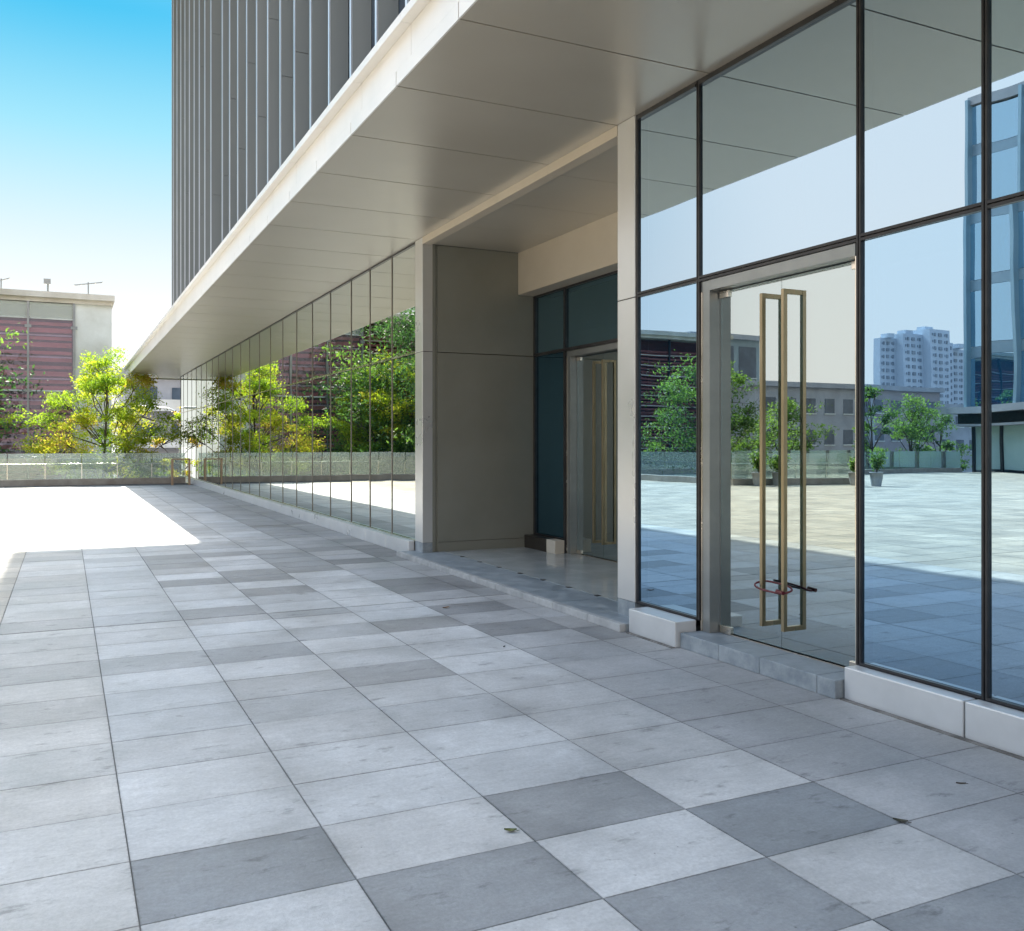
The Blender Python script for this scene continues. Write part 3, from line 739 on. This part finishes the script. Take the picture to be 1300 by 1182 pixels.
for x in (.37, -1.55, -3.47, -5.39):
    s = MB(); s.bar((x, HY_-.06, gz), (x, HY_-.06, 8.15), .09, .09)
    for z in (1, 4.02, 7.0): s.bar((x-.14,HY_-.08,z),(x+.14,HY_-.08,z), .05, .14)
    PH(s, 'screen_post', M['frame_grey'])
for z in (7.355, 3.985):
    s = MB(); s.box(-5.4, .35, HY_-.03, HY_+.04, z, z+.06); PH(s, 'screen_rail', M['concrete_pale'])
s = MB()
for x in [-9-2.4*k for k in range(9)]:
    s.box(x, x+.08, HY_+.3, HY_+.45, gz, 8.15)
PH(s, 'mast', M['dark_metal'])
def antenna(x, y, h, wd, label):
    T = thing('roof_antenna', label, 'antenna', (x, y, 8.62), 'antennas on the hall roof')
    MB().tube([(0,0,0),(0,0,h)], .035, 6).build('mast', M['frame_grey'], T)
    s = MB(); s.bar((-wd,0,h*.75),(wd,0,h*1.05), .05)
    for k in range(5): s.bar((-wd+k*wd/2, -.25, h*.75+k*h*.075), (-wd+k*wd/2, .25, h*.75+k*h*.075), .025)
    s.build('boom', M['frame_grey'], T)
antenna(1.0, HY_+1, .75, .62, 'slanted roof antenna nearest the pale end bay')
antenna(-2.75, HY_+2, .8, .35, 'dark roof antenna at the left edge of the photo')
s = MB(); s.tube([(0,0,0),(0,0,.55)], .05, 6); s.box(-.18,.12,-.12,.12,.55,.8)
o = s.build('roof_vent', M['frame_grey']); o.location = (-.75, HY_+1.2, 8.62); tag(o, 'small vent pipe with square cap on the hall roof', 'vent')

def block_building(name, label, x0, x1, y0, dep, ztop, m, wm, floor=3.0, ww=1.4, wh=1.5, gap=1.4, side=False, balc=False, zb=gz, roof=True):
    T = thing(name, label, 'building', ((x0+x1)/2, y0+dep/2, zb))
    s = MB(); s.box(x0, x1, y0, y0+dep, zb, ztop); PH(s, 'wall', m, T)
    if roof: s = MB(); s.box(x0-.4, x1+.4, y0-.4, y0+dep+.4, ztop+.003, ztop+.5); PH(s, 'roof', M['concrete_grey'], T)
    wl = []; z = ztop-floor+.6
    while z > zb+.5:
        x = x0+gap*.7
        while x+ww < x1-gap*.3:
            wl.append(('f', x, z)); x += ww+gap
        if side:
            y = y0+gap*.7
            while y+ww < y0+dep-gap*.3:
                wl.append(('s', y, z)); y += ww+gap
        z -= floor
    vis = [q for q in wl if q[2] > -1.5]
    first = None; sfirst = None
    if len(vis) <= 100:
        for k, a, z in vis:
            s = MB()
            if k == 'f': s.box(a, a+ww, y0-.05, y0+.0, z, z+wh)
            else: s.box(x1, x1+.05, a, a+ww, z, z+wh)
            wo = PH(s, 'window', wm, T)
            if k == 'f':
                s = MB(); s.box(a-.08, a+ww+.08, y0-.12, y0-.0, z-.12, z-.004); so_ = s.build('sill', M['concrete_pale'], wo)
                for v in so_.data.vertices: v.co -= T.location
    else:
        s = MB()
        for k, a, z in vis:
            if k == 'f': s.box(a, a+ww, y0-.06, y0, z, z+wh)
            else: s.box(x1, x1+.06, a, a+ww, z, z+wh)
        o = PH(s, 'window', wm, T); o['kind'] = 'stuff'
    if balc:
        z = ztop-floor+.1
        while z > 0:
            s = MB(); s.box(x0+1, x1-1, y0-1.1, y0-.06, z, z+.9); PH(s, 'balcony', M['concrete_pale'], T); z -= floor
    return T
block_building('apartment_block', 'grey apartment block with balconies seen between canopy corner and yellow tree', 4.2, 19, 78, 10, 6.9, M['concrete_grey'], M['window_dark'], 2.9, 1.6, 1.4, 1.1, balc=True)
block_building('teal_block', 'teal grey building with flat overhanging roof above the broad sunlit tree', -56.0, -47.5, 75, 9, 12.2, mk('teal_wall', (.20,.26,.27), (.28,.34,.35), .6, 0, scale=.4), M['window_dark'], 4.5, 2.3, 3.2, .7)
block_building('low_apartments', 'long low grey apartment row mirrored in the right door leaf', -68.5, -52, 71, 8, 7.2, M['concrete_grey'], M['window_dark'], 3.2, 1.3, 1.5, 1.3)
block_building('low_apartments', 'grey stepped apartment house behind the slender tree and below the white high rise', -82, -70.5, 74, 8, 7.6, mk('brown_grey', (.28,.25,.25), (.36,.33,.32), .8, 0, scale=.4), M['window_dark'], 3.1, 1.5, 1.4, 1.2)
block_building('low_apartments', 'low grey house between the white high rise and the blue glass building', -108, -84, 84, 8, 6.4, M['concrete_grey'], M['window_dark'], 3.1, 1.5, 1.4, 1.2)
# white residential high rise (wings stepped in plan)
T = thing('high_rise', 'pale blue white residential high rise with stepped wings above the low apartments', 'building', (-330, 300, gz))
tw = [(-345,-333,300,49),(-333,-321,296,53),(-321,-309,300,51.5),(-309,-300,306,49),(-357,-345,305,50)]
def vr(px, Y):   # mirrored pixel column -> world x at depth Y
    t = (px-650)/1166; d = Y/(math.cos(YAW)-t*math.sin(YAW)); return 9-(t*d*math.cos(YAW)+d*math.sin(YAW))
e = [vr(p, 300) for p in (1128,1148,1172,1198,1216,1240)]
zz = [50, 52, 54.5, 50, 48]
dy = [4, 0, -4, 2, 6]
for k in range(5):
    s = MB(); s.box(e[k+1], e[k], 300+dy[k], 308, gz, zz[k]); PH(s, 'wall', M['white_tower'], T)
    s = MB(); z = zz[k]-3.2
    wdt = e[k]-e[k+1]
    while z > -2:
        for q in range(3):
            xx = e[k+1]+wdt*(.12+.3*q); s.box(xx, xx+wdt*(.08 if q != 1 else .16), 300+dy[k]-.35, 300+dy[k], z, z+1.5); s.box(xx+wdt*.13, xx+wdt*.17, 300+dy[k]-.2, 300+dy[k], z+.2, z+1.3)
        z -= 3.1
    o = PH(s, 'window', M['hazed_window'], T); o['kind'] = 'stuff'
    s = MB(); s.box(e[k+1]+wdt*.3, e[k+1]+wdt*.7, 302, 306.5, zz[k]+.003, zz[k]+2); PH(s, 'roof_box', M['white_tower'], T)

# opposite wing: blue glass building facing the plaza
OX = -38.1
T = thing('glass_wing', 'blue glass office wing with grey spandrels and a white entrance slab', 'building', (OX-7, 10, 0))
s = MB(); s.box(OX-14, OX-.3, -26, 36.2, .0, 21.0); PH(s, 'core', M['red_wall'] if 0 else mk('blue_core', (.05,.08,.11), (.07,.10,.14), .5, 0, scale=.3), T)
yl = [36.2-3.1*k for k in range(0, 14)]
for a, b in zip(yl[1:], yl[:-1]):
    for z0, z1 in ((3.75,6.58),(7.22,10.38),(11.02,14.23),(14.87,18.08),(18.72,20.9)):
        s = MB(); s.box(OX-.05, OX-.02, a+.06, b-.06, z0, z1); PH(s, 'window', M['city_glass'], T)
s = MB()
for z in (6.4, 10.2, 14.05, 17.9): s.box(OX-.1, OX-.03, -25.9, 36.19, z+.20, z+.80)
PH(s, 'spandrel', mk('spandrel', (.26,.36,.42), (.32,.42,.48), .35, .3, scale=.5), T)
s = MB()
for y in yl: s.box(OX-.1, OX+.35, y-.09, y+.09, 3.75, 21.3)
PH(s, 'pilaster', mk('pilaster', (.26,.38,.44), (.32,.44,.50), .4, .4, scale=.5), T)
s = MB(); s.box(OX-14, OX+.1, -26, 36.3, 21.0, 21.5); PH(s, 'roof', M['concrete_grey'], T)
s = MB(); s.box(OX-14, OX+1.0, -27, 37.6, 3.35, 3.72); s.box(OX-14, OX+.7, -27, 37.2, 2.62, 2.75); PH(s, 'entrance_slab', M['concrete_grey'], T)
s = MB(); s.box(OX-13.9, OX+.1, -26.9, 36.9, 2.752, 3.348); PH(s, 'louvre_band', M['dark_metal'], T)
for y in [35.9-1.9*k for k in range(18)]:
    s = MB(); s.box(OX-.05, OX+.0, y-1.75, y-.1, .15, 2.6); PH(s, 'shop_window', mk('shop_glass_'+str(int(y*10)), (.30,.42,.40), (.36,.48,.46), .15, 0, scale=.5) if y > 35.8 else bpy.data.materials['shop_glass_359'], T)
s = MB()
for y in [35.9-1.9*k for k in range(19)]: s.box(OX-.06, OX+.12, y-.07, y+.07, 0, 2.61)
PH(s, 'shop_frame', M['dark_metal'], T)

# street lamp beyond the deck
T = thing('street_lamp', 'white curved street lamp beyond the balustrade near the building corner', 'lamp', (5.0, 47, gz))
MB().tube([(0,0,0),(0,0,8.0)], [.09,.05], 8).build('pole', M['white_panel'], T)
MB().tube([(0,0,8.0),(-.5,0,8.25),(-1.2,0,8.3)], .035, 8).build('arm', M['white_panel'], T)
s = MB(); s.box(-1.75,-1.15,-.12,.12,8.24,8.36); s.build('lamp_head', M['white_panel'], T, bevel=.03)
